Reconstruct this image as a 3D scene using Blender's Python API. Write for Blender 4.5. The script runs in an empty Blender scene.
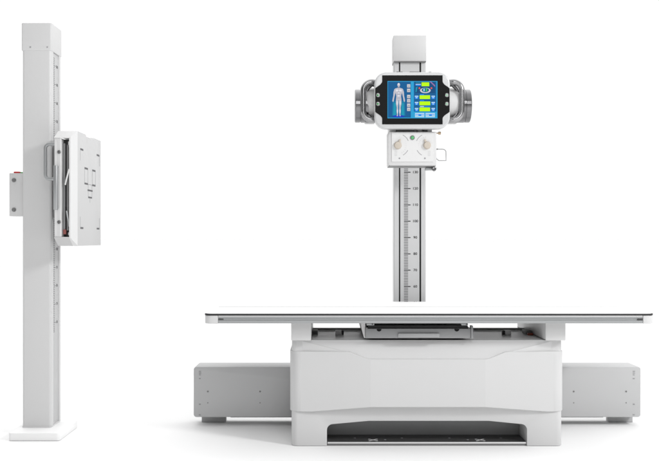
import bpy, bmesh, math
from mathutils import Vector, Matrix

S = bpy.context.scene
COL = S.collection

# ------------------------------------------------------------------ camera
cd = bpy.data.cameras.new('camera')
cam = bpy.data.objects.new('camera', cd)
COL.objects.link(cam)
cam.location = (0, 0, 1.061)
cam.rotation_euler = (math.radians(90), 0, 0)
cd.sensor_width = 36
cd.lens = 50.8
cd.shift_x = 0.0038
cd.shift_y = 0.0114
cd.clip_end = 2000
S.camera = cam

# ------------------------------------------------------------------ studio light
w = bpy.data.worlds.new('World')
S.world = w
w.use_nodes = True
nt = w.node_tree
nt.nodes.clear()
N, L = nt.nodes, nt.links
tc = N.new('ShaderNodeTexCoord')
sp = N.new('ShaderNodeSeparateXYZ')
L.new(tc.outputs['Generated'], sp.inputs[0])
def wmr(sock, a, b, c, d):
    m = N.new('ShaderNodeMapRange')
    m.interpolation_type = 'SMOOTHSTEP'
    m.inputs['From Min'].default_value = a
    m.inputs['From Max'].default_value = b
    m.inputs['To Min'].default_value = c
    m.inputs['To Max'].default_value = d
    L.new(sock, m.inputs['Value'])
    return m.outputs['Result']
WORLD_FRONT, WORLD_BACK, WORLD_UP = 0.10, 1.04, 1.04
s_y = wmr(sp.outputs['Y'], -0.35, 0.55, WORLD_FRONT, WORLD_BACK)      # white sweep behind, dim studio in front
s_z = wmr(sp.outputs['Z'], 0.25, 0.95, 0.0, WORLD_UP)                 # world brightened overhead, added to turn the floor white
ad = N.new('ShaderNodeMath'); ad.operation = 'ADD'
L.new(s_y, ad.inputs[0]); L.new(s_z, ad.inputs[1])
bg = N.new('ShaderNodeBackground')
bg.inputs['Color'].default_value = (1, 1, 1, 1)
L.new(ad.outputs[0], bg.inputs['Strength'])
wo = N.new('ShaderNodeOutputWorld')
L.new(bg.outputs[0], wo.inputs['Surface'])

def area(name, loc, target, sx, sy, power):
    ld = bpy.data.lights.new(name, 'AREA')
    ld.shape = 'RECTANGLE'; ld.size = sx; ld.size_y = sy; ld.energy = power
    o = bpy.data.objects.new(name, ld)
    COL.objects.link(o)
    o.location = loc
    o.rotation_euler = (Vector(target) - Vector(loc)).to_track_quat('-Z', 'Y').to_euler()
    return o
area('key_softbox', (5.0, 1.3, 4.2), (0.0, 5.0, 0.7), 1.0, 1.0, 228)
area('front_strip', (0.6, -1.6, 4.0), (0.5, 5.2, 1.6), 3.0, 2.7, 85)

S.view_settings.view_transform = 'Standard'
S.view_settings.look = 'None'
S.view_settings.gamma = 1
S.view_settings.exposure = 0
S.render.engine = 'CYCLES'

# ------------------------------------------------------------------ materials
def lin(c):
    c = c / 255.0
    return c / 12.92 if c <= 0.04045 else ((c + 0.055) / 1.055) ** 2.4
def srgb(r, g, b): return (lin(r), lin(g), lin(b), 1)

def mat(name, col, rough=0.5, metal=0.0, bump=0.0, bscale=900.0, var=0.0, vscale=6.0, spec=0.5, coat=0.0):
    m = bpy.data.materials.new(name)
    m.use_nodes = True
    n, l = m.node_tree.nodes, m.node_tree.links
    p = n['Principled BSDF']
    p.inputs['Base Color'].default_value = col
    p.inputs['Roughness'].default_value = rough
    p.inputs['Metallic'].default_value = metal
    p.inputs['Specular IOR Level'].default_value = spec
    p.inputs['Coat Weight'].default_value = coat
    t = n.new('ShaderNodeTexCoord')
    if var:
        x = n.new('ShaderNodeTexNoise')
        x.inputs['Scale'].default_value = vscale
        x.inputs['Detail'].default_value = 6
        l.new(t.outputs['Object'], x.inputs['Vector'])
        mx = n.new('ShaderNodeMix'); mx.data_type = 'RGBA'
        a = [max(0, c * (1 - var)) for c in col[:3]] + [1]
        b = [min(1, c * (1 + var)) for c in col[:3]] + [1]
        mx.inputs['A'].default_value = a
        mx.inputs['B'].default_value = b
        l.new(x.outputs['Fac'], mx.inputs['Factor'])
        l.new(mx.outputs['Result'], p.inputs['Base Color'])
        mr = n.new('ShaderNodeMapRange')
        mr.inputs['To Min'].default_value = max(0.02, rough - 0.05)
        mr.inputs['To Max'].default_value = min(1, rough + 0.05)
        l.new(x.outputs['Fac'], mr.inputs['Value'])
        l.new(mr.outputs['Result'], p.inputs['Roughness'])
    if bump:
        y = n.new('ShaderNodeTexNoise')
        y.inputs['Scale'].default_value = bscale
        y.inputs['Detail'].default_value = 2
        l.new(t.outputs['Object'], y.inputs['Vector'])
        b_ = n.new('ShaderNodeBump')
        b_.inputs['Strength'].default_value = bump
        b_.inputs['Distance'].default_value = 0.0004
        l.new(y.outputs['Fac'], b_.inputs['Height'])
        l.new(b_.outputs['Normal'], p.inputs['Normal'])
    return m

def emit(name, col, strength=1.0):
    m = bpy.data.materials.new(name)
    m.use_nodes = True
    p = m.node_tree.nodes['Principled BSDF']
    p.inputs['Base Color'].default_value = (0.01, 0.01, 0.01, 1)
    p.inputs['Roughness'].default_value = 0.4
    p.inputs['Specular IOR Level'].default_value = 0.04
    p.inputs['Emission Color'].default_value = col
    p.inputs['Emission Strength'].default_value = strength
    return m

PAINT = mat('white_powder_coat', (0.604, 0.604, 0.605, 1), 0.42, bump=0.12, bscale=700, var=0.012)
PAINT2 = mat('pale_plastic', (0.604, 0.604, 0.605, 1), 0.38, bump=0.06, bscale=900, var=0.01)
HANDLEGREY = mat('satin_grey_metal', (0.33, 0.333, 0.337, 1), 0.45, metal=0.3)
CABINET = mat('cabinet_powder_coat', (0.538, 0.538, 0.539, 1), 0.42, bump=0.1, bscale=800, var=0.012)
COLSILVER = mat('silver_column_paint', (0.57, 0.573, 0.577, 1), 0.4, metal=0.1, var=0.012)
SILVER = mat('silver_plastic', (0.56, 0.565, 0.57, 1), 0.33, metal=0.15, var=0.01)
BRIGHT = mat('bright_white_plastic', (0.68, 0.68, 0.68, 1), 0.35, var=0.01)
TOPWHITE = mat('tabletop_laminate', (0.86, 0.86, 0.86, 1), 0.45, var=0.008)
RAILGREY = mat('grey_sheet_metal', (0.49, 0.492, 0.495, 1), 0.45, bump=0.1, bscale=700, var=0.012)
ALU = mat('brushed_aluminium', (0.39, 0.40, 0.405, 1), 0.42, metal=0.7)
TRAYGREY = mat('tray_steel', (0.27, 0.273, 0.277, 1), 0.45, metal=0.35, var=0.03, vscale=20)
CHROME = mat('polished_metal', (0.34, 0.34, 0.345, 1), 0.20, metal=1.0, var=0.03, vscale=20)
DCHROME = mat('dark_polished_metal', (0.20, 0.20, 0.205, 1), 0.16, metal=1.0, var=0.04, vscale=20)
BLACK = mat('black_rubber', (0.015, 0.015, 0.016, 1), 0.5, var=0.1)
GLOSSBLACK = mat('black_glass', (0.010, 0.010, 0.010, 1), 0.3, spec=0.06)
DARK = mat('dark_grey_rubber', (0.045, 0.045, 0.045, 1), 0.55, bump=0.3, bscale=500, var=0.08, vscale=30)
MIDGREY = mat('mid_grey_plastic', (0.19, 0.19, 0.19, 1), 0.5, var=0.03)
INK = mat('printed_ink', (0.10, 0.10, 0.105, 1), 0.6)
TICK = mat('scale_tick_ink', (0.17, 0.17, 0.175, 1), 0.6)
INKLIGHT = mat('pale_printed_ink', (0.30, 0.30, 0.31, 1), 0.6)
SCREW = mat('zinc_screw', (0.22, 0.22, 0.22, 1), 0.4, metal=0.5)
CREAM = mat('cream_plastic', (0.53, 0.475, 0.405, 1), 0.4, var=0.02)
BRASS = mat('aged_brass', (0.42, 0.32, 0.22, 1), 0.35, metal=0.8, var=0.05)
GREENLED = emit('green_led', srgb(62, 150, 82), 0.9)
GREENPALE = emit('pale_green_led', srgb(165, 215, 180), 0.9)
REDBTN = mat('red_plastic', (0.55, 0.02, 0.02, 1), 0.4)
GREENBTN = mat('green_plastic', (0.02, 0.35, 0.04, 1), 0.4)
RUST = mat('red_brown_copper', (0.30, 0.06, 0.03, 1), 0.5)
PADRED = mat('faded_red_label', (0.30, 0.09, 0.08, 1), 0.5)
ICONWHITE = mat('white_icon_print', (0.75, 0.75, 0.75, 1), 0.5)

# ------------------------------------------------------------------ mesh helpers
def rrect(x0, x1, y0, y1, r, n=6, corners=(1, 1, 1, 1)):
    """rounded rectangle outline, anticlockwise; corners: (x0y0, x1y0, x1y1, x0y1)"""
    out = []
    for (cx, cy, a0, on, px, py) in ((x0 + r, y0 + r, 180, corners[0], x0, y0), (x1 - r, y0 + r, 270, corners[1], x1, y0),
                             (x1 - r, y1 - r, 0, corners[2], x1, y1), (x0 + r, y1 - r, 90, corners[3], x0, y1)):
        if not on:
            out.append((px, py)); continue
        for k in range(n + 1):
            a = math.radians(a0 + 90 * k / n)
            out.append((cx + r * math.cos(a), cy + r * math.sin(a)))
    return out

class MB:
    def __init__(self):
        self.bm = bmesh.new(); self.mats = []
    def mi(self, m):
        if m not in self.mats: self.mats.append(m)
        return self.mats.index(m)
    def _add(self, bm2, m):
        i = self.mi(m)
        for f in bm2.faces: f.material_index = i
        me = bpy.data.meshes.new('t'); bm2.to_mesh(me); bm2.free()
        self.bm.from_mesh(me); bpy.data.meshes.remove(me)
    def prism(self, pts, plane, d0, d1, m, bevel=0.0, seg=2, ang=30):
        """outline pts in plane 'xy'|'xz'|'yz' swept along the remaining axis from d0 to d1"""
        b = bmesh.new()
        def V(p, d):
            return {'xy': (p[0], p[1], d), 'xz': (p[0], d, p[1]), 'yz': (d, p[0], p[1])}[plane]
        A = [b.verts.new(V(p, d0)) for p in pts]
        B = [b.verts.new(V(p, d1)) for p in pts]
        b.faces.new(A); b.faces.new(B)
        n = len(pts)
        for i in range(n):
            b.faces.new((A[i], A[(i + 1) % n], B[(i + 1) % n], B[i]))
        bmesh.ops.recalc_face_normals(b, faces=b.faces)
        if bevel:
            es = [e for e in b.edges if len(e.link_faces) == 2 and e.calc_face_angle(0) > math.radians(ang)]
            bmesh.ops.bevel(b, geom=es, offset=bevel, segments=seg, profile=0.5, affect='EDGES', clamp_overlap=True)
        self._add(b, m); return self
    def box(self, x0, x1, y0, y1, z0, z1, m, bevel=0.0, seg=2):
        return self.prism([(x0, y0), (x1, y0), (x1, y1), (x0, y1)], 'xy', z0, z1, m, bevel, seg)
    def revolve(self, c, axis, prof, m, n=40):
        """prof: list of (offset along axis, radius)"""
        b = bmesh.new()
        ax = Vector(axis).normalized()
        u = ax.orthogonal().normalized(); v = ax.cross(u)
        rings = []
        for (t, r) in prof:
            rings.append([b.verts.new(Vector(c) + ax * t + (u * math.cos(2 * math.pi * k / n) + v * math.sin(2 * math.pi * k / n)) * r) for k in range(n)])
        for a, d in zip(rings, rings[1:]):
            for k in range(n):
                b.faces.new((a[k], a[(k + 1) % n], d[(k + 1) % n], d[k]))
        b.faces.new(rings[0]); b.faces.new(rings[-1])
        bmesh.ops.recalc_face_normals(b, faces=b.faces)
        self._add(b, m); return self
    def cyl(self, c, axis, r, h, m, n=28, ch=None):
        ch = min(r, h) * 0.15 if ch is None else ch
        return self.revolve(c, axis, [(0, r), (h - ch, r), (h, r - ch)], m, n)
    def tube(self, pts, r, m, n=14):
        b = bmesh.new()
        P = [Vector(p) for p in pts]
        rings = []; up = None
        for i, p in enumerate(P):
            t = ((P[i] - P[i - 1]) if i else (P[1] - P[0])).normalized()
            if 0 < i < len(P) - 1: t = (t + (P[i + 1] - P[i]).normalized()).normalized()
            if up is None: up = t.orthogonal().normalized()
            up = (up - t * up.dot(t)).normalized(); s = t.cross(up)
            rings.append([b.verts.new(p + (up * math.cos(2 * math.pi * k / n) + s * math.sin(2 * math.pi * k / n)) * r) for k in range(n)])
        for a, d in zip(rings, rings[1:]):
            for k in range(n):
                b.faces.new((a[k], a[(k + 1) % n], d[(k + 1) % n], d[k]))
        b.faces.new(rings[0]); b.faces.new(rings[-1])
        bmesh.ops.recalc_face_normals(b, faces=b.faces)
        self._add(b, m); return self
    def flat(self, pts3, m):
        b = bmesh.new()
        b.faces.new([b.verts.new(p) for p in pts3])
        self._add(b, m); return self
    def text(self, s, size, place, m):
        cu = bpy.data.curves.new('t', 'FONT'); cu.body = s; cu.size = size
        cu.align_x = 'CENTER'; cu.align_y = 'CENTER'; cu.offset = size * 0.02
        o = bpy.data.objects.new('t', cu); COL.objects.link(o)
        dg = bpy.context.evaluated_depsgraph_get(); dg.update()
        me = bpy.data.meshes.new_from_object(o.evaluated_get(dg))
        b = bmesh.new(); b.from_mesh(me)
        for v in b.verts: v.co = Vector(place(v.co.x, v.co.y))
        bpy.data.objects.remove(o); bpy.data.curves.remove(cu); bpy.data.meshes.remove(me)
        self._add(b, m); return self
    def build(self, name, parent=None, angle=32, facet=0):
        me = bpy.data.meshes.new(name)
        if parent is not None:
            r = parent
            while r.parent: r = r.parent
            bmesh.ops.translate(self.bm, verts=self.bm.verts, vec=-Vector(r.location))
        self.bm.to_mesh(me); self.bm.free()
        for m in self.mats: me.materials.append(m)
        for p in me.polygons: p.use_smooth = True
        me.set_sharp_from_angle(angle=math.radians(angle))
        if facet:
            big = {}
            for p in me.polygons:
                if p.area > facet:
                    for k in p.edge_keys: big[k] = big.get(k, 0) + 1
            for e in me.edges:
                if big.get(e.key, 0) == 2: e.use_edge_sharp = True
            for p in me.polygons:
                if p.area > facet: p.use_smooth = False      # true flat facets
        o = bpy.data.objects.new(name, me); COL.objects.link(o)
        if parent is not None: o.parent = parent
        return o

def boolean(base, other, op):
    """base, other: MB -> new MB with the boolean result"""
    a = base.build('t_a'); b = other.build('t_b')
    md = a.modifiers.new('b', 'BOOLEAN'); md.operation = op; md.object = b; md.solver = 'EXACT'
    dg = bpy.context.evaluated_depsgraph_get(); dg.update()
    me = bpy.data.meshes.new_from_object(a.evaluated_get(dg))
    r = MB(); r.mats = list(base.mats)
    r.bm.from_mesh(me)
    for o in (a, b):
        d = o.data; bpy.data.objects.remove(o); bpy.data.meshes.remove(d)
    bpy.data.meshes.remove(me)
    for f in r.bm.faces: f.material_index = 0
    bmesh.ops.dissolve_limit(r.bm, angle_limit=math.radians(0.5), verts=r.bm.verts, edges=r.bm.edges)
    return r

def soften(mb, off, seg=2, ang=35):
    es = [e for e in mb.bm.edges if len(e.link_faces) == 2 and e.calc_face_angle(0) > math.radians(ang)]
    bmesh.ops.bevel(mb.bm, geom=es, offset=off, segments=seg, profile=0.5, affect='EDGES', clamp_overlap=True)
    return mb

def thing(name, loc, label, cat):
    o = bpy.data.objects.new(name, None); COL.objects.link(o)
    o.location = loc; o['label'] = label; o['category'] = cat
    o.empty_display_size = 0.2
    bpy.context.view_layer.update()
    return o

def split_build(mb, name, parent, gap=0.0008):
    """link every separate piece of mb as an object of its own"""
    bm = mb.bm; bm.verts.ensure_lookup_table()
    seen = {}; isl = []
    for v in bm.verts:
        if v in seen: continue
        st = [v]; seen[v] = len(isl); L_ = []
        while st:
            a = st.pop(); L_.append(a)
            for e in a.link_edges:
                o = e.other_vert(a)
                if o not in seen: seen[o] = len(isl); st.append(o)
        isl.append(L_)
    bb = [[min(v.co[k] for v in L_) - gap for k in range(3)] + [max(v.co[k] for v in L_) + gap for k in range(3)] for L_ in isl]
    gid = list(range(len(isl)))
    def find(i):
        while gid[i] != i: i = gid[i]
        return i
    for i in range(len(isl)):
        for j in range(i):
            if all(bb[i][k] <= bb[j][k + 3] and bb[j][k] <= bb[i][k + 3] for k in range(3)): gid[find(i)] = find(j)
    out = []
    for g in sorted({find(i) for i in range(len(isl))}):
        keep = {v for i in range(len(isl)) if find(i) == g for v in isl[i]}
        p = MB(); p.mats = list(mb.mats)
        vm = {v: p.bm.verts.new(v.co) for v in bm.verts if v in keep}
        for f in bm.faces:
            if f.verts[0] in keep:
                q = p.bm.faces.new([vm[v] for v in f.verts]); q.material_index = f.material_index
        used = sorted({f.material_index for f in p.bm.faces})
        p.mats = [mb.mats[k] for k in used]
        for f in p.bm.faces: f.material_index = used.index(f.material_index)
        out.append(p.build(name, parent))
    bm.free()
    return out

def copy_part(o, dx=0, dy=0, dz=0, parent=None):
    c = o.copy(); COL.objects.link(c)
    if parent is not None: c.parent = parent
    c.location = Vector(o.location) + Vector((dx, dy, dz))
    return c

def arc(cx, cz, r, a0, a1, n):
    return [(cx + r * math.cos(math.radians(a0 + (a1 - a0) * k / n)), cz + r * math.sin(math.radians(a0 + (a1 - a0) * k / n))) for k in range(n + 1)]

# ------------------------------------------------------------------ setting
FLOOR = mat('studio_floor', (0.86, 0.86, 0.86, 1), 0.75, var=0.004, vscale=1.5, spec=0.15)
fl = MB()
fl.flat([(-400, -100, 0), (400, -100, 0), (400, 900, 0), (-400, 900, 0)], FLOOR)
fl = fl.build('floor'); fl['kind'] = 'structure'

# ================================================================== CHEST STAND (left)
cs = thing('chest_stand', (-1.56, 5.05, 0), 'tall narrow white column on a square foot with detector box on its right side', 'x-ray stand')
MB().prism(rrect(-1.667, -1.397, 4.86, 5.215, 0.018, 5), 'xy', 0.001, 0.042, TOPWHITE, 0.004, 2).build('base_plate', cs)
c = MB()
prof = rrect(-1.639, -1.483, 5.0, 5.175, 0.014, 6, (1, 1, 0, 1))
# recessed track down the right hand side
prof = [p for p in prof if not (abs(p[0] + 1.483) < 1e-6 and abs(p[1] - 5.175) < 1e-6)]
i = max(k for k, p in enumerate(prof) if p[1] < 5.05 and p[0] > -1.484)
prof = prof[:i + 1] + [(-1.483, 5.040), (-1.490, 5.042), (-1.490, 5.150), (-1.483, 5.152), (-1.483, 5.175)] + prof[i + 1:]
c.prism(prof, 'xy', 0.0425, 2.12, PAINT)
col_ = c.build('column', cs)
foot = MB().prism(rrect(-1.6405, -1.4815, 4.9985, 5.178, 0.011, 5), 'xy', 0.0422, 0.05, PAINT2).build('foot_trim', cs)
tr = MB().box(-1.4905, -1.4862, 5.046, 5.146, 0.06, 2.065, RAILGREY, 0.001)
trk = tr.build('side_track', cs)
sc = MB()
zt = 0.55
k = 0
while zt < 2.045:
    major = abs((round(zt * 100)) % 10) < 1e-6
    sc.box(-1.4863, -1.4856, 5.054, 5.072 + (0.020 if major else 0), zt - 0.0015, zt + 0.0015, INK)
    if major:
        n_ = str(int(round(zt * 100)))
        sc.text(n_, 0.021, lambda u, v, z=zt: (-1.4856, 5.117 + u, z + v), INK)
    zt += 0.01
sc.build('height_scale', trk)
cap = MB().prism(rrect(-1.643, -1.480, 4.997, 5.190, 0.010, 5), 'xy', 2.068, 2.217, PAINT, 0.004, 2).build('top_cap', cs)
for x in (-1.594, -1.503):
    MB().cyl((x, 4.997, 2.086), (0, -1, 0), 0.004, 0.002, INKLIGHT, 14).build('screw', cap)

# carriage and detector box
MB().box(-1.489, -1.404, 5.03, 5.15, 1.16, 1.56, RAILGREY, 0.004).box(-1.478, -1.470, 5.018, 5.032, 1.17, 1.56, MIDGREY, 0.002).build('carriage', cs)
X0, X1 = -1.402, -1.300
# closed core of the cabinet behind the open end
cv = MB()
outl = [(4.85, 1.020), (5.345, 1.020), (5.345, 1.619), (5.19, 1.619), (5.172, 1.606), (5.03, 1.606), (5.012, 1.619), (4.85, 1.619)]
cv.prism(outl, 'yz', -1.325, X1, CABINET, 0.003, 2)
# top and bottom shells reaching left
cv.box(X0, -1.3255, 4.852, 5.345, 1.5895, 1.619, CABINET, 0.002)
cv.box(X0, -1.3255, 4.852, 5.345, 1.020, 1.050, CABINET, 0.002)
cv.box(X0, -1.3255, 5.32, 5.345, 1.0502, 1.589, CABINET)
# tapered front flange: right and top bevels painted lighter for caught light, bottom bevel
def hexa(mb, v, m):
    b = bmesh.new(); vs = [b.verts.new(p) for p in v]
    for f in ((0, 1, 2, 3), (4, 5, 6, 7), (0, 1, 5, 4), (1, 2, 6, 5), (2, 3, 7, 6), (3, 0, 4, 7)):
        b.faces.new([vs[k] for k in f])
    bmesh.ops.recalc_face_normals(b, faces=b.faces)
    mb._add(b, m)
yb, yf = 4.8495, 4.778
zi0, zi1, zo0, zo1 = 1.062, 1.578, 1.0205, 1.6185
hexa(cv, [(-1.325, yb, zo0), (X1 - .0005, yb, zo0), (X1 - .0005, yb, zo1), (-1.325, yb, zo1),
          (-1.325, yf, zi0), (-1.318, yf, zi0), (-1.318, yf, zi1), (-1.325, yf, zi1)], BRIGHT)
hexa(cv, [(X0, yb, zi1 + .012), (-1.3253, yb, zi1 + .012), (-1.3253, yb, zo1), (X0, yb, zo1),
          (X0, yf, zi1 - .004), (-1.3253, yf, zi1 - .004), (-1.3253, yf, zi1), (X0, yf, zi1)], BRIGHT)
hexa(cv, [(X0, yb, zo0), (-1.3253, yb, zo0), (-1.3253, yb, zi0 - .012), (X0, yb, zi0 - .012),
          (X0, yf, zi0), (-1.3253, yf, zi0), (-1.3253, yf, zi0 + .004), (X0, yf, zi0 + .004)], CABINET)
cover = cv.build('detector_cover', cs)
cover['label'] = 'white bevelled cover printed with black corner marks'
mk = MB()
xm0, xm1 = X1 - 0.0005, X1 + 0.0006
def mline(y0, z0, y1, z1, t=0.0035, m=INK):
    if abs(y1 - y0) > abs(z1 - z0): mk.box(xm0, xm1, y0, y1, z0 - t / 2, z0 + t / 2, m)
    else: mk.box(xm0, xm1, y0 - t / 2, y0 + t / 2, z0, z1, m)
for (yc, sy) in ((4.900, 1), (5.310, -1)):
    for (zc, sz) in ((1.530, -1), (1.114, 1)):
        a, b = sorted((yc, yc + sy * 0.060)); mline(a, zc, b, zc, 0.010)
        a, b = sorted((zc, zc + sz * 0.060)); mline(yc, a, yc, b, 0.004, INKLIGHT)
for (a, b) in ((4.985, 5.055), (5.150, 5.220)):
    for z in (1.354, 1.436): mline(a, z, b, z, 0.010)
    for y in (a, b): mline(y, 1.354, y, 1.436, 0.003, INKLIGHT)
mline(5.055, 1.3535, 5.15, 1.3535, 0.003, INKLIGHT)
for y in (5.062, 5.143): mline(y, 1.283, y, 1.352, 0.003, INKLIGHT)
mline(5.05, 1.321, 5.155, 1.321, 0.009); mline(5.062, 1.283, 5.143, 1.283, 0.009)
mline(5.100, 1.255, 5.100, 1.28, 0.003, INKLIGHT)
split_build(mk, 'aiming_mark', cover)

mp = MB().box(-1.4019, -1.366, 4.782, 5.318, 1.0665, 1.5735, BRIGHT, 0.002)
mp.box(-1.385, -1.372, 4.7805, 4.7835, 1.075, 1.565, PAINT2)
mpo = mp.build('mounting_panel', cs)
for z in (1.503, 1.143):
    MB().revolve((-1.377, 4.7805, z), (0, -1, 0), [(0, .0095), (.004, .0095), (.006, .007), (.001, .005)], SCREW, 24).build('bolt', mpo)
MB().tube([(-1.386, 4.782, 1.425), (-1.386, 4.762, 1.425)], 0.006, ALU).tube([(-1.386, 4.782, 1.215), (-1.386, 4.762, 1.215)], 0.006, ALU) \
    .prism(rrect(-1.397, -1.375, 4.742, 4.764, 0.007, 4), 'xy', 1.205, 1.432, ALU, 0.003).build('grab_bar', cs)
# tray stack inside the open end
dt = MB()
dt.box(-1.3655, -1.326, 4.83, 5.31, 1.0675, 1.5725, DARK)
dt.box(-1.362, -1.352, 4.80, 5.2, 1.085, 1.55, TRAYGREY, 0.001)
dt.box(-1.3415, -1.333, 4.795, 5.2, 1.10, 1.54, MIDGREY, 0.001)
dt.box(-1.3515, -1.342, 4.805, 4.82, 1.22, 1.40, BLACK)
dto = dt.build('detector_tray', cs)
split_build(MB().tube([(-1.347, 4.785, 1.335), (-1.340, 4.779, 1.36), (-1.326, 4.782, 1.415)], 0.0042, BRIGHT).tube([(-1.340, 4.785, 1.20), (-1.335, 4.781, 1.175), (-1.326, 4.785, 1.12)], 0.0040, ALU), 'release_lever', dto)
MB().box(-1.361, -1.346, 4.796, 4.81, 1.08, 1.105, PADRED, 0.002).build('red_tab', dto)
split_build(MB().box(-1.337, -1.331, 4.80, 4.81, 1.53, 1.56, BRIGHT, 0.002).box(-1.337, -1.331, 4.80, 4.81, 1.075, 1.09, BRIGHT, 0.002), 'latch', dto)
# loop handle on the left face of the cabinet
xa, xb, z0, z1, r = -1.402, -1.484, 1.372, 1.555, 0.022
pts = [(xa, 4.90, z1)] + [(p[0], 4.90, p[1]) for p in arc(xb + r, z1 - r, r, 90, 180, 6)] + [(p[0], 4.90, p[1]) for p in arc(xb + r, z0 + r, r, 180, 270, 6)] + [(xa, 4.90, z0)]
lh = MB().tube(pts, 0.0092, ALU, 16).build('loop_handle', cs)
# switch box on the left of the column
sb = MB().prism(rrect(-1.7195, -1.6395, 5.03, 5.13, 0.006, 4), 'xy', 1.179, 1.412, PAINT2, 0.003).build('switch_box', cs)
for z in (1.374, 1.214):
    MB().revolve((-1.693, 5.030, z), (0, -1, 0), [(0, .0115), (.003, .0115), (.005, .009), (.0025, .006)], SCREW, 24).build('bolt', sb)
MB().prism(rrect(-1.702, -1.668, 5.045, 5.085, 0.008, 4), 'xy', 1.411, 1.4215, REDBTN, 0.003).build('red_button', sb)
MB().prism(rrect(-1.6655, -1.641, 5.045, 5.085, 0.008, 4), 'xy', 1.411, 1.4185, GREENBTN, 0.003).build('green_button', sb)

# ================================================================== FLOOR RAIL behind the pedestal
fr = thing('floor_rail', (0.51, 5.34, 0), 'long low grey metal rail box lying on the floor behind the table pedestal', 'rail box')
MB().prism(rrect(-0.753, 1.772, 0.050, 0.334, 0.016, 6), 'xz', 5.25, 5.43, RAILGREY, 0.004, 2).build('rail_cover', fr)
f = MB().box(-0.722, -0.583, 5.355, 5.41, 0.001, 0.0498, RAILGREY, 0.002).build('foot', fr)
f2 = MB().box(1.622, 1.761, 5.355, 5.41, 0.001, 0.0498, RAILGREY, 0.002).build('foot', fr)
MB().box(-0.56, 1.60, 5.385, 5.41, 0.022, 0.0498, RAILGREY, 0.002).build('under_frame', fr)
s0 = MB().cyl((-0.673, 5.2505, 0.195), (0, -1, 0), 0.0052, 0.002, SCREW, 16).build('screw', fr)
for dx in (0.295, 2.066, 2.362): copy_part(s0, dx)
s1 = MB().cyl((-0.673, 5.2505, 0.131), (0, -1, 0), 0.0034, 0.0015, SCREW, 12).build('screw', fr)
for dx in (0.295, 2.066, 2.362): copy_part(s1, dx)
for xc in (-0.717, 1.733):
    v = MB()
    for (z, h) in ((0.309, .004), (0.299, .004), (0.289, .004), (0.268, .005), (0.123, .006), (0.063, .005)):
        v.box(xc - 0.006, xc + 0.006 if z > .29 else xc + .004, 5.2485, 5.2505, z - h / 2, z + h / 2, INKLIGHT)
    split_build(v, 'vent_slot', fr)

# ================================================================== EXAM TABLE
et = thing('exam_table', (0.51, 5.05, 0), 'long white examination table with dark edge line on a broad white pedestal', 'examination table')
XL, XR = -0.611, 1.629
tt = MB().prism(rrect(XL + .006, XR - .006, 4.626, 5.480, 0.034, 8), 'xy', 0.6775, 0.6862, TOPWHITE, 0.0025, 2).prism(rrect(XL + .001, XR - .001, 4.656, 5.486, 0.034, 8, (0, 0, 1, 1)), 'xy', 0.6768, 0.6849, TOPWHITE).build('tabletop', et)
MB().prism(rrect(XL, XR, 4.62, 4.655, 0.034, 8, (1, 1, 0, 0)), 'xy', 0.6765, 0.6848, BLACK, 0.002, 2).build('edge_strip', tt)
MB().box(-0.59, 1.605, 5.064, 5.072, 0.6858, 0.6876, RAILGREY).build('seam', tt)
MB().prism(rrect(XL + .012, XR - .012, 4.632, 5.474, 0.030, 8), 'xy', 0.642, 0.6763, PAINT2).build('table_core', et)
al = MB()
profl = [(4.624, .6692), (4.624, .6620), (4.629, .6600), (4.629, .6530), (4.624, .6510), (4.624, .6370), (4.640, .6360), (4.640, .6692)]
al.prism(profl, 'yz', -0.541, 1.570, ALU)
al.box(-0.541, 1.570, 4.6225, 4.640, 0.6695, 0.6762, PAINT2, 0.0015)
rail = al.build('accessory_rail', et)
split_build(MB().box(-.5405, -.515, 4.6275, 4.6295, .6545, .6595, DARK).box(1.545, 1.5695, 4.6235, 4.6295, .6525, .6605, DARK), 'rail_stop', rail)
for (xa, xb, cr) in ((XL, -0.5415, (1, 0, 0, 1)), (1.5705, XR, (0, 1, 1, 0))):
    MB().prism(rrect(xa + .001, xb - .0005 if xb < XR else xb - .001, 4.621, 5.485, 0.036, 8, cr), 'xy', 0.6355, 0.6762, PAINT2, 0.003).build('end_cap', et)
# beams under the top
for (xa, xb) in ((-0.181, -0.080), (1.105, 1.206)):
    b = MB().box(xa, xb, 4.70, 5.40, 0.5435, 0.6415, PAINT2, 0.003)
    so_ = b.build('support_beam', et)
    xs = xb + .0006 if xa < .5 else xa - .0006
    MB().box(xs - .0004, xs + .0004, 4.703, 5.395, 0.5435, 0.5475, MIDGREY).build('edge_shade_line', so_)  # dark strip painted in for the shadow gap along the beam's lower edge
xb_ = MB().box(-0.0795, 1.1045, 5.20, 5.24, 0.5425, 0.556, MIDGREY, 0.002)
xb_.box(-0.0795, 1.1045, 5.185, 5.1995, 0.5425, 0.548, PAINT)
xb_.build('cross_bar', et)
for x in (0.045, 0.955):
    MB().box(x, x + 0.032, 4.98, 5.02, 0.5422, 0.566, PAINT, 0.002).box(x + .033 if x < .5 else x - .014, x + .045 if x < .5 else x - .001, 4.985, 5.015, 0.5422, 0.565, BLACK, 0.002).build('guide_block', et)
split_build(MB().box(-0.0795, -0.05, 5.0, 5.1, .5422, .562, MIDGREY, 0.002).box(1.07, 1.1045, 5.0, 5.1, .5422, .562, MIDGREY, .002).box(1.072, 1.100, 4.96, 4.985, .5422, .553, RUST, .002), 'bearing', et)
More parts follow.
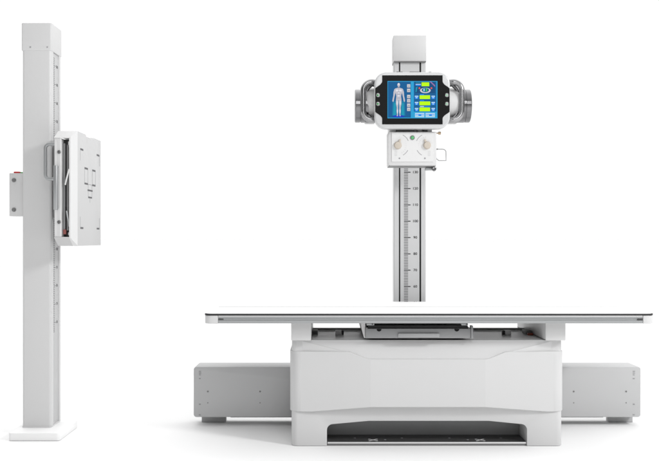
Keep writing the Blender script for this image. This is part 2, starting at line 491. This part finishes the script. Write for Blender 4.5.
# pedestal
neck = MB().prism(rrect(-0.180, 1.200, 4.742, 5.20, 0.028, 8), 'xy', 0.29, 0.5415, PAINT2, 0.004).build('pedestal_neck', et)
plan = [(-0.190, 4.80)] + [(-0.190 + .055 - .055 * math.cos(a), 4.79 - .058 * math.sin(a)) for a in [math.radians(x) for x in range(9, 91, 9)]]
plan = plan + [(0.220, 4.697), (0.800, 4.697)] + [(1.020 - p[0], p[1]) for p in reversed(plan)] + [(1.210, 5.215), (-0.190, 5.215)]
sh = MB()
Pt = dict(A=(-.13, 4.7422, .537), B=(1.15, 4.7422, .537), C=(.800, 4.702, .446), D=(.220, 4.702, .446), E=(.92, 4.7118, .4825), F=(.10, 4.7118, .4825),
          G=(-.12, 4.7422, .482), H=(1.14, 4.7422, .482))
bmx = bmesh.new(); vs = {k: bmx.verts.new(p) for k, p in Pt.items()}
for f_ in ('ABCD', 'ADF', 'BEC', 'AFG', 'BHE'): bmx.faces.new([vs[k] for k in f_])
bmesh.ops.recalc_face_normals(bmx, faces=bmx.faces)
sh._add(bmx, PAINT2)
so2 = sh.build('shoulder_panel', et, 2)
A = MB().prism(plan, 'xy', 0.10, 0.60, PAINT2)
el = [(-0.3, 0.178), (-0.08, 0.178), (0.220, 0.2065), (0.800, 0.2065), (1.12, 0.178), (1.3, 0.178),
      (1.3, 0.484), (0.96, 0.484)] + [(0.92, .486), (0.90, .483), (0.82, 0.452), (0.80, .449)] + [(0.22, .449), (0.20, 0.452), (0.12, .483), (0.10, .486), (0.06, 0.485), (-0.3, 0.484)]
B = MB().prism(el, 'xz', 4.5, 5.4, PAINT2)
cvr = boolean(A, B, 'INTERSECT')
soften(cvr, 0.0025, 2, 40)
cvr.build('pedestal_cover', et, 25, 0.03)
A = MB().prism(rrect(-0.182, 1.202, 4.742, 5.20, 0.034, 8), 'xy', 0.001, 0.289, PAINT2)
op = [(0.000, -0.05)] + [(p[0], p[1]) for p in reversed(arc(0.030, 0.082, 0.030, 100, 180, 6))] + [(0.215, 0.1285), (0.825, 0.1285)] + \
     [(1.020 - p[0], p[1]) for p in arc(0.030, 0.082, 0.030, 100, 180, 6)] + [(1.020, -0.05)]
B = MB().prism(op, 'xz', 4.6, 4.93, PAINT2)
bs = boolean(A, B, 'DIFFERENCE')
soften(bs, 0.003, 2, 50)
bs.build('pedestal_base', et, 25)
fp = MB().box(0.0015, 1.0185, 4.758, 4.9275, 0.004, 0.0190, DARK, 0.0)
fp.box(0.0015, 1.0185, 4.752, 4.7575, 0.001, 0.0188, MIDGREY, 0.001)
ped = fp.build('foot_tray', et)
MB().box(0.0017, 1.0183, 4.9265, 4.9295, 0.0192, 0.150, TRAYGREY).build('back_panel', ped)
MB().box(0.003, 1.017, 4.7485, 4.7515, 0.0112, 0.0195, BRIGHT, 0.001).build('trim_strip', ped)
ic = MB()
for xc in (0.238, 0.790):
    for (sx, sy) in ((1, 1), (1, -1)):
        p0 = Vector((xc - .018 * sx, 4.800 - .018 * sy, 0)); p1 = Vector((xc + .018 * sx, 4.800 + .018 * sy, 0))
        d = (p1 - p0).normalized() * 1; n_ = Vector((-d.y, d.x, 0)) * .003
        ic.prism([(p0 - n_)[:2], (p1 - n_)[:2], (p1 + n_)[:2], (p0 + n_)[:2]], 'xy', .0188, .0197 + .0002 * sy, ICONWHITE)
    for (sx, sy) in ((1, 1), (1, -1), (-1, 1), (-1, -1)):
        q = Vector((xc + .020 * sx, 4.800 + .020 * sy))
        ic.prism([(q.x + .004 * sx, q.y + .004 * sy), (q.x - .008 * sx, q.y + .003 * sy), (q.x + .003 * sx, q.y - .010 * sy)], 'xy', .0188, .0194, ICONWHITE)
split_build(ic, 'cross_icon', ped)
ds = MB()
for (x, y) in ((0.145, 4.845), (0.30, 4.805), (0.39, 4.845), (0.637, 4.845), (0.727, 4.805), (0.905, 4.845)):
    ds.cyl((x, y, .0189), (0, 0, 1), .006, .0015, INKLIGHT, 12)
split_build(ds, 'stud', ped)
MB().box(-0.0785, 1.1035, 4.76, 5.184, 0.5412, 0.5421, BRIGHT).build('gap_lightening_sheet', et)  # pale sheet added over the neck top to lighten the shaded gap
# drawer for the detector
dw = MB().box(0.195, 0.727, 4.70, 4.712, 0.5545, 0.6025, TRAYGREY, 0.0015)
dw.box(0.197, 0.206, 4.713, 5.30, 0.5545, 0.606, PAINT).box(0.716, 0.725, 4.713, 5.30, 0.5545, 0.606, PAINT)
dw.box(0.207, 0.715, 4.713, 5.30, 0.5545, 0.575, DARK)
dw.box(0.7275, 0.738, 4.695, 4.74, 0.553, 0.617, TRAYGREY, 0.001)
dwo = dw.build('detector_drawer', et)
MB().box(0.2075, 0.7145, 4.716, 5.29, 0.5955, 0.6175, BLACK, 0.003).build('detector_plate', dwo)
MB().box(0.357, 0.568, 4.680, 4.6995, 0.560, 0.581, HANDLEGREY, 0.004).build('drawer_handle', dwo)
for x in (0.263, 0.656):
    MB().prism(arc(x, 0.6015, 0.0125, 180, 360, 12), 'xz', 4.6985, 4.7005, GLOSSBLACK).build('finger_hole', dwo)
for (xa, xb) in ((0.20, 0.24), (0.68, 0.715)):
    MB().box(xa, xb, 4.712, 4.75, 0.618, 0.6285, ALU, 0.003).cyl(((xa + xb) / 2 + .01, 4.712, 0.625), (0, -1, 0), .004, .003, DARK, 10).build('clip', dwo)
MB().prism([(0.188, 0.5545), (0.194, 0.5545), (0.194, 0.6415), (0.174, 0.6415), (0.174, 0.61)], 'xz', 4.715, 5.35, PAINT, 0.001).build('drawer_runner', et)

# ================================================================== TUBE STAND
ts = thing('tube_stand', (0.509, 5.80, 0), 'upright silver white column behind the table carrying a tube head with blue touchscreen', 'x-ray tube stand')
MB().prism(rrect(0.36, 0.66, 5.62, 6.02, 0.02, 5), 'xy', 0.001, 0.03, PAINT2, 0.003).build('base_plate', ts)
XA, XB, YF, YB = 0.4105, 0.6055, 5.70, 5.80
prof = [(XA, YF + .004), (XA + .004, YF), (0.4405, YF), (0.4405, YF + .016), (0.4495, YF + .016), (0.4495, YF), (0.5665, YF), (0.5665, YF + .016),
        (0.5775, YF + .016), (0.5775, YF), (XB - .004, YF), (XB, YF + .004), (XB, YB), (XA, YB)]
tcol = MB().prism(prof, 'xy', 0.031, 2.14, COLSILVER).build('column', ts)
MB().box(0.441, 0.449, YF + .010, YF + .0158, 0.04, 2.139, BLACK).build('guide_slot', tcol)
MB().box(0.567, 0.577, YF + .010, YF + .0158, 0.04, 2.139, BLACK).build('guide_slot', tcol)
sc = MB()
off = 1.164 - 1.00      # printed scale starts above the floor
for k in range(46, 142):
    z = k / 100 + off
    if k % 10 == 0:
        sc.box(0.4715, 0.512, YF - .0006, YF + .0004, z - .0028, z + .0028, BLACK)
        sc.text(str(k), 0.021, lambda u, v, z=z: (0.541 + u * 1.12, YF - .0006, z + v), BLACK)
    else:
        sc.box(0.4715, 0.497, YF - .0006, YF + .0004, z - .0025, z + .0025, TICK)
sc.build('height_scale', tcol)
MB().box(0.4055, 0.6065, 5.675, 5.81, 2.1405, 2.297, PAINT, 0.004).box(0.4075, 0.6050, 5.678, 5.806, 2.136, 2.1403, MIDGREY).build('top_cap', ts)
# carriage and arm
MB().box(0.385, 0.626, 5.60, 5.699, 1.70, 1.97, PAINT, 0.008).build('carriage', ts)
MB().box(0.42, 0.58, 5.50, 5.5995, 1.74, 1.94, PAINT, 0.006).build('arm', ts)
# tube housing
hz, hy, hc = 1.853, 5.505, 0.501
th = MB()
th.revolve((hc - .275, hy, hz), (1, 0, 0), [(0, .080), (.003, .088), (.010, .0935), (.018, .095), (.532, .095), (.540, .0935), (.547, .088), (.55, .080)], PAINT2, 56)
tho = th.build('tube_housing', ts)
for s in (-1, 1):
    b = MB()
    c0 = 0.505 + s * 0.262
    b.revolve((c0, hy + .006, 1.842), (s, 0, 0), [(0, .060), (.0, .0985), (.042, .0985), (.044, .0945), (.0475, .0945), (.049, .0975), (.074, .0975), (.078, .094), (.079, .088), (.079, .02)], DCHROME, 64)
    b.build('end_ring', tho)
# grab handles
for s in (-1, 1):
    xo = 0.4976 + s * 0.287          # centre line of the upright
    xi = 0.4976 + s * 0.19
    z0, z1, r = 1.748, 1.969, 0.052
    path = [(xi, 5.44, z1)]
    a = arc(xo - s * r, z1 - r, r, 90, 180 if s < 0 else 0, 10)
    path += [(p[0], 5.41, p[1]) for p in a]
    a = arc(xo - s * r, z0 + r, r, 180 if s < 0 else 0, 270 if s < 0 else -90, 10)
    path += [(p[0], 5.41, p[1]) for p in a]
    path += [(xi, 5.44, z0)]
    MB().tube(path, 0.0165, CHROME, 28).build('grab_handle', ts)
    q = [(p[0] - s * 0.021 if abs(p[0] - xo) < .03 else p[0], p[1] + .035, 1.8585 + (p[2] - 1.8585) * 0.90) for p in path]
    MB().tube(q, 0.011, DCHROME, 18).build('grab_handle_bracket', ts)
    # chrome clamp below and above the housing end
    MB().box(*sorted((xo - s * .075, xo - s * .012)), 5.47, 5.56, 1.740, 1.772, DCHROME, 0.008).build('clamp', ts)

# console with touchscreen
KX, KY = 0.4894, 5.33
def U(px): return (px - 327.0) * 0.005731            # console drawing units -> metres on the console face
def W(py): return 1.061 + (238.0 - py) * 0.005731
cb = MB()
cb.prism(rrect(U(374.6), U(450.2), W(128.6), W(72.0), 0.068, 12), 'xz', KY, KY + .07, SILVER, 0.010, 4)
con = cb.build('touchscreen_console', ts)
bz = MB()
xl, xr, xi0, xi1 = U(375.2), U(449.6), U(382.2), U(442.8)
zt_, zb_ = W(75.4), W(124.4)
def fil(p, q, r, n=5):   # soft concave step from p (outer) to q
    return [(p[0] + (q[0] - p[0]) * (0.5 - 0.5 * math.cos(math.pi * k / n)), p[1] + (q[1] - p[1]) * k / n) for k in range(n + 1)]
left_up = [(xl, W(88.5)), (U(376.3), W(87.5)), (U(380.4), W(84.6)), (U(381.9), W(82.6)), (xi0, W(81.5)), (xi0, zt_)]
left_dn = [(xi0, zb_), (xi0, W(118.6)), (U(381.9), W(117.5)), (U(380.4), W(115.6)), (U(376.3), W(112.8)), (xl, W(111.8))]
mx = lambda P: [(U(412.4) * 2 - x, z) for x, z in reversed(P)]
bpts = left_dn + left_up + mx(left_up) + mx(left_dn)
bz.prism(bpts, 'xz', KY - .003, KY - .0002, GLOSSBLACK, 0.0006, 1)
bz.build('bezel', con)
btn = None
for (x, m) in ((378.0, GREENLED), (446.8, GREENPALE)):
    for y in (95.3, 104.0):
        b = MB().revolve((U(x), KY - .003, W(y)), (0, -1, 0), [(0, .0115), (.003, .0115), (.0045, .0095), (.003, .0075)], CHROME, 24)
        b.revolve((U(x) - .001, KY - .006, W(y)), (0, -1, 0), [(0, .0056), (.0012, .0054), (.0024, .003)], m, 20)
        b.build('button', con)
# ---- picture shown on the screen (a flat lit display)
E = {k: emit('screen_' + k, srgb(*v), 1.0) for k, v in {
    'blue': (5, 92, 148), 'deep_blue': (4, 74, 124), 'sky_blue': (38, 160, 212), 'teal': (18, 150, 178), 'teal_dim': (12, 122, 164), 'royal': (18, 60, 190),
    'body': (190, 190, 200), 'body_light': (222, 222, 230), 'body_dark': (140, 142, 158), 'icon': (205, 205, 208), 'icon_dark': (140, 140, 150),
    'lime': (190, 252, 0), 'azure': (30, 135, 240), 'pale': (190, 222, 240), 'red': (235, 90, 70), 'green': (80, 215, 90), 'pink': (150, 110, 165)}.items()}
sm = MB()
layer = [KY - .0036]
def q2(cx, cy, ox): return (U(ox + cx / 10.48), W(78 + cy / 10.48))
def shape(pts, m, ox=385, dz=0):
    y = KY - .0036 - .00022 * dz
    sm.flat([(q2(u, v, ox)[0], y, q2(u, v, ox)[1]) for u, v in pts], E[m])
def rect(u0, v0, u1, v1, m, ox=385, dz=0): shape([(u0, v0), (u1, v0), (u1, v1), (u0, v1)], m, ox, dz)
def ell(cx, cy, rx, ry, m, ox=385, dz=0, n=24): shape([(cx + rx * math.cos(2 * math.pi * k / n), cy + ry * math.sin(2 * math.pi * k / n)) for k in range(n)], m, ox, dz)
sm.prism([(U(387.5), W(118.4)), (U(437.4), W(118.4)), (U(437.4), W(81.2)), (U(387.5), W(81.2))], 'xz', KY - .0035, KY - .003, E['sky_blue'])
rect(31, 40, 270, 416, 'blue', dz=1)
for (a, b, t, m) in ((74, 122, 240, 'teal_dim'), (164, 212, 240, 'teal_dim'), (86, 116, 265, 'teal'), (170, 200, 265, 'teal')):
    shape([(a + 6, t), (b - 4, t), (b, 395), (a, 395)], m, dz=3 if m == 'teal_dim' else 4)
ell(142, 402, 62, 13, 'royal', dz=5)
armL = [(97, 120), (110, 124), (108, 165), (98, 205), (93, 236), (86, 254), (76, 244), (79, 222), (86, 190), (88, 150)]
legL = [(114, 224), (143, 230), (139, 280), (137, 310), (139, 345), (135, 388), (136, 401), (120, 401), (125, 388), (121, 345), (122, 310), (114, 270)]
torso = [(97, 120), (106, 112), (132, 104), (154, 104), (180, 112), (189, 120), (180, 150), (172, 170), (168, 196), (172, 226), (143, 234), (114, 226), (118, 196), (114, 170), (106, 150)]
mir = lambda P: [(286 - u, v) for u, v in reversed(P)]
for P in (armL, mir(armL), legL, mir(legL)): shape(P, 'body', dz=6)
shape(torso, 'body', dz=7)
rect(134, 88, 152, 108, 'body_dark', dz=7.5)
ell(143, 74, 14.5, 20, 'body', dz=8); ell(143, 66, 10, 9, 'body_light', dz=9)
ell(125, 134, 15, 12, 'body_light', dz=8); ell(161, 134, 15, 12, 'body_light', dz=8)
ell(143, 158, 10, 6, 'body_light', dz=8); ell(143, 188, 12, 8, 'body_light', dz=8)
for (u, v) in ((127, 262), (159, 262), (129, 352), (157, 352)): ell(u, v, 6, 22, 'body_light', dz=8)
rect(141, 232, 145, 390, 'teal_dim', dz=8.5)
for v in (145, 170, 210): rect(122, v, 164, v + 3, 'body_dark', dz=9)
for v in (85, 132, 196, 240, 287, 330):
    rect(231, v - 17, 266, v + 19, 'icon_dark', dz=2.5); rect(231, v - 18, 264, v + 15, 'icon', dz=3.5); rect(238, v - 2, 258, v + 6, 'body_dark', dz=4.5)
O = 410
rect(40, 40, 276, 354, 'blue', O, 1); rect(52, 44, 262, 160, 'deep_blue', O, 2)
rect(120, 47, 201, 88, 'lime', O, 3); rect(58, 64, 114, 84, 'azure', O, 3); rect(58, 64, 114, 71, 'pale', O, 4); rect(58, 48, 112, 54, 'teal', O, 3)
shape([(205, 40), (222, 40), (262, 78), (262, 96)], 'pink', O, 3)
ell(160, 132, 56, 28, 'icon', O, 3); ell(160, 128, 38, 22, 'deep_blue', O, 4); rect(136, 108, 160, 146, 'teal', O, 5); rect(140, 118, 152, 136, 'pale', O, 6); rect(168, 106, 179, 142, 'green', O, 5)
ell(98, 108, 9, 9, 'red', O, 3); ell(224, 108, 9, 9, 'red', O, 3)
shape([(60, 100), (80, 92), (66, 150), (58, 150)], 'teal', O, 3)
for (v, a, b) in ((182, 100, 210), (247, 98, 212), (310, 98, 210)):
    rect(a, v, b, v + 40, 'lime', O, 3)
    for u in (50, 224):
        rect(u, v + 4, u + 37, v + 38, 'azure', O, 3); rect(u, v + 6, u + 37, v + 16, 'pale', O, 4); shape([(u + 6, v + 22), (u + 31, v + 22), (u + 18, v + 34)], 'pale', O, 4)
rect(104, 170, 146, 180, 'azure', O, 3); rect(104, 233, 146, 243, 'azure', O, 3); rect(104, 296, 146, 306, 'pale', O, 3); rect(150, 296, 208, 306, 'azure', O, 3)
for u in (52, 163):
    rect(u, 368, u + 97, 412, 'pale', O, 2); rect(u + 3, 380, u + 94, 386, 'azure', O, 3); rect(u + 3, 396, u + 94, 401, 'sky_blue', O, 3); rect(u + 36, 386, u + 66, 396, 'azure', O, 3)
so = sm.build('screen', con)
so['label'] = 'lit blue touchscreen showing a standing grey figure and lime value fields'
# small feature strip on top of the console
split_build(MB().box(0.40, 0.435, KY + .015, KY + .05, W(72.0) - .001, W(72.0) + .005, MIDGREY, .001).box(0.475, 0.53, KY + .015, KY + .05, W(72.0) - .001, W(72.0) + .005, MIDGREY, .001).box(0.585, 0.60, KY + .015, KY + .05, W(72.0) - .001, W(72.0) + .004, MIDGREY, .001), 'top_button', con)

# collimator under the tube
CY = 5.38
def cu(px): return (px - 327.0) * 0.005785
def cw(py): return 1.061 + (238.0 - py) * 0.005785
cm = MB()
cm.prism(rrect(cu(388.2), cu(436.6), cw(165.8), cw(131.8), 0.012, 5, (1, 1, 0, 0)), 'xz', CY, CY + .14, PAINT2, 0.004, 2)
com = cm.build('collimator', ts)
fpz = MB().prism(rrect(cu(391.6), cu(433.4), cw(161.8), cw(132.6), 0.004, 3), 'xz', CY - .004, CY - .0003, BRIGHT, 0.001, 1)
pan = fpz.build('control_panel', com)
MB().box(cu(388.8), cu(436.0), CY + .001, CY + .13, cw(165.6) - .004, cw(165.6) - .0005, MIDGREY, .001).build('bottom_lip', com)
for (px, s) in ((397.8, 1), (427.0, -1)):
    x, z = cu(px), cw(145.4)
    k = MB().revolve((x, CY - .004, z), (0, -1, 0), [(0, .0225), (.002, .0228), (.004, .0215), (.013, .0200), (.016, .0175), (.017, .012)], CREAM, 40)
    d = Vector((s * .42, 1)).normalized(); nrm = Vector((-d.y, d.x))
    o0 = Vector((x, z)) + d * .014; o1 = Vector((x, z)) + d * .037
    k.prism([tuple(o0 - nrm * .0065), tuple(o1 - nrm * .0045), tuple(o1 + nrm * .0045), tuple(o0 + nrm * .0065)], 'xz', CY - .014, CY - .0045, CREAM, .0015)
    k.build('knob', com)
    pr = MB()
    cx = cu(412.4)
    for (p0, p1) in (((402.8, 135.2), (408.0, 141.0)), ((403.0, 155.2), (408.0, 150.4))):
        P0 = Vector((cu(p0[0]), cw(p0[1]))); P1 = Vector((cu(p1[0]), cw(p1[1])))
        c0 = Vector((cu(397.8), cw(145.4)))
        r0 = (P0 - c0).length; a0 = math.atan2(*(P0 - c0).yx); a1 = math.atan2(*(P1 - c0).yx)
        ring = []
        for t in range(7): 
            a = a0 + (a1 - a0) * t / 6; ring.append((c0.x + (r0 - .0016) * math.cos(a), c0.y + (r0 - .0016) * math.sin(a)))
        for t in range(6, -1, -1):
            a = a0 + (a1 - a0) * t / 6; ring.append((c0.x + (r0 + .0016) * math.cos(a), c0.y + (r0 + .0016) * math.sin(a)))
        if s < 0: ring = [(2 * cx - u, v) for u, v in ring]
        pr.prism(ring, 'xz', CY - .0047, CY - .0038, INKLIGHT)
    for t in range(11):
        a = math.radians(-60 + 14 * t); rr = .045
        ca, sa = math.cos(a), math.sin(a)
        pp = [(x + s * rr * ca - .0006, z + rr * sa - .0006), (x + s * (rr + .007) * ca - .0006, z + (rr + .007) * sa - .0006), (x + s * (rr + .007) * ca + .0006, z + (rr + .007) * sa + .0006), (x + s * rr * ca + .0006, z + rr * sa + .0006)]
        pr.prism(pp, 'xz', CY - .0045, CY - .0038, RAILGREY)
    for t in range(4):
        pr.box(x - s * .012 - .008, x - s * .012 + .008, CY - .0045, CY - .0038, cw(151.5 + 1.4 * t) - .001, cw(151.5 + 1.4 * t) + .001, RAILGREY)
    pr.cyl((cu(399.4 if s > 0 else 424.8), CY - .0038, cw(158.4)), (0, -1, 0), .005, .0012, INKLIGHT, 14)
    pr.build('dial_print', com)
MB().revolve((cu(412.4), CY - .004, cw(137.8)), (0, -1, 0), [(0, .0135), (.004, .0130), (.005, .011), (.003, .0095)], MIDGREY, 28) \
    .revolve((cu(412.4), CY - .006, cw(137.8)), (0, -1, 0), [(0, .0095), (.002, .009), (.004, .004)], mat('green_push', (.10, .42, .16, 1), .35), 24).build('green_button', com)
# neck plates between console and collimator
MB().box(cu(390), cu(433), CY + .05, CY + .2, cw(131.6), cw(122), PAINT2, .002) \
    .box(cu(396.5), cu(415), CY + .02, CY + .0495, cw(131.7), cw(126.5), DARK, .001) \
    .box(cu(418), cu(422), CY + .02, CY + .045, cw(131.7), cw(128.2), MIDGREY, .001).box(cu(424), cu(428), CY + .02, CY + .045, cw(131.7), cw(128), DARK, .001).build('swivel_plate', ts)
MB().cyl((cu(436.6), CY + .03, cw(132.6)), (1, 0, 0), .0035, .016, BRASS, 14).cyl((cu(436.6) + .014, CY + .03, cw(132.6)), (1, 0, 0), .0088, .014, BRASS, 18).build('lock_knob', com)
hk = [(436.6, 148.7), (443.5, 148.7), (445.4, 149.3), (446.6, 150.8), (446.7, 153), (446.7, 160.2), (439.5, 160.2), (437.6, 158.8), (436.6, 157.0)]
MB().tube([(cu(a), CY + .03, cw(b)) for a, b in hk], .0026, HANDLEGREY, 12).box(cu(436.6), cu(438.6), CY + .02, CY + .04, cw(149.3), cw(148.1), SCREW, .001).build('wire_hook', com)
MB().box(cu(426.5), cu(435), CY + .04, CY + .10, cw(169.4), cw(166.9), ALU, .002).revolve((cu(434.4), CY + .03, cw(168.9)), (0, -1, 0), [(0, .011), (.012, .0125), (.016, .010), (.017, .004)], DCHROME, 24) \
    .box(cu(434), cu(438), CY + .03, CY + .06, cw(168.8), cw(166.9), PAINT2, .002).build('rail_clamp', com)
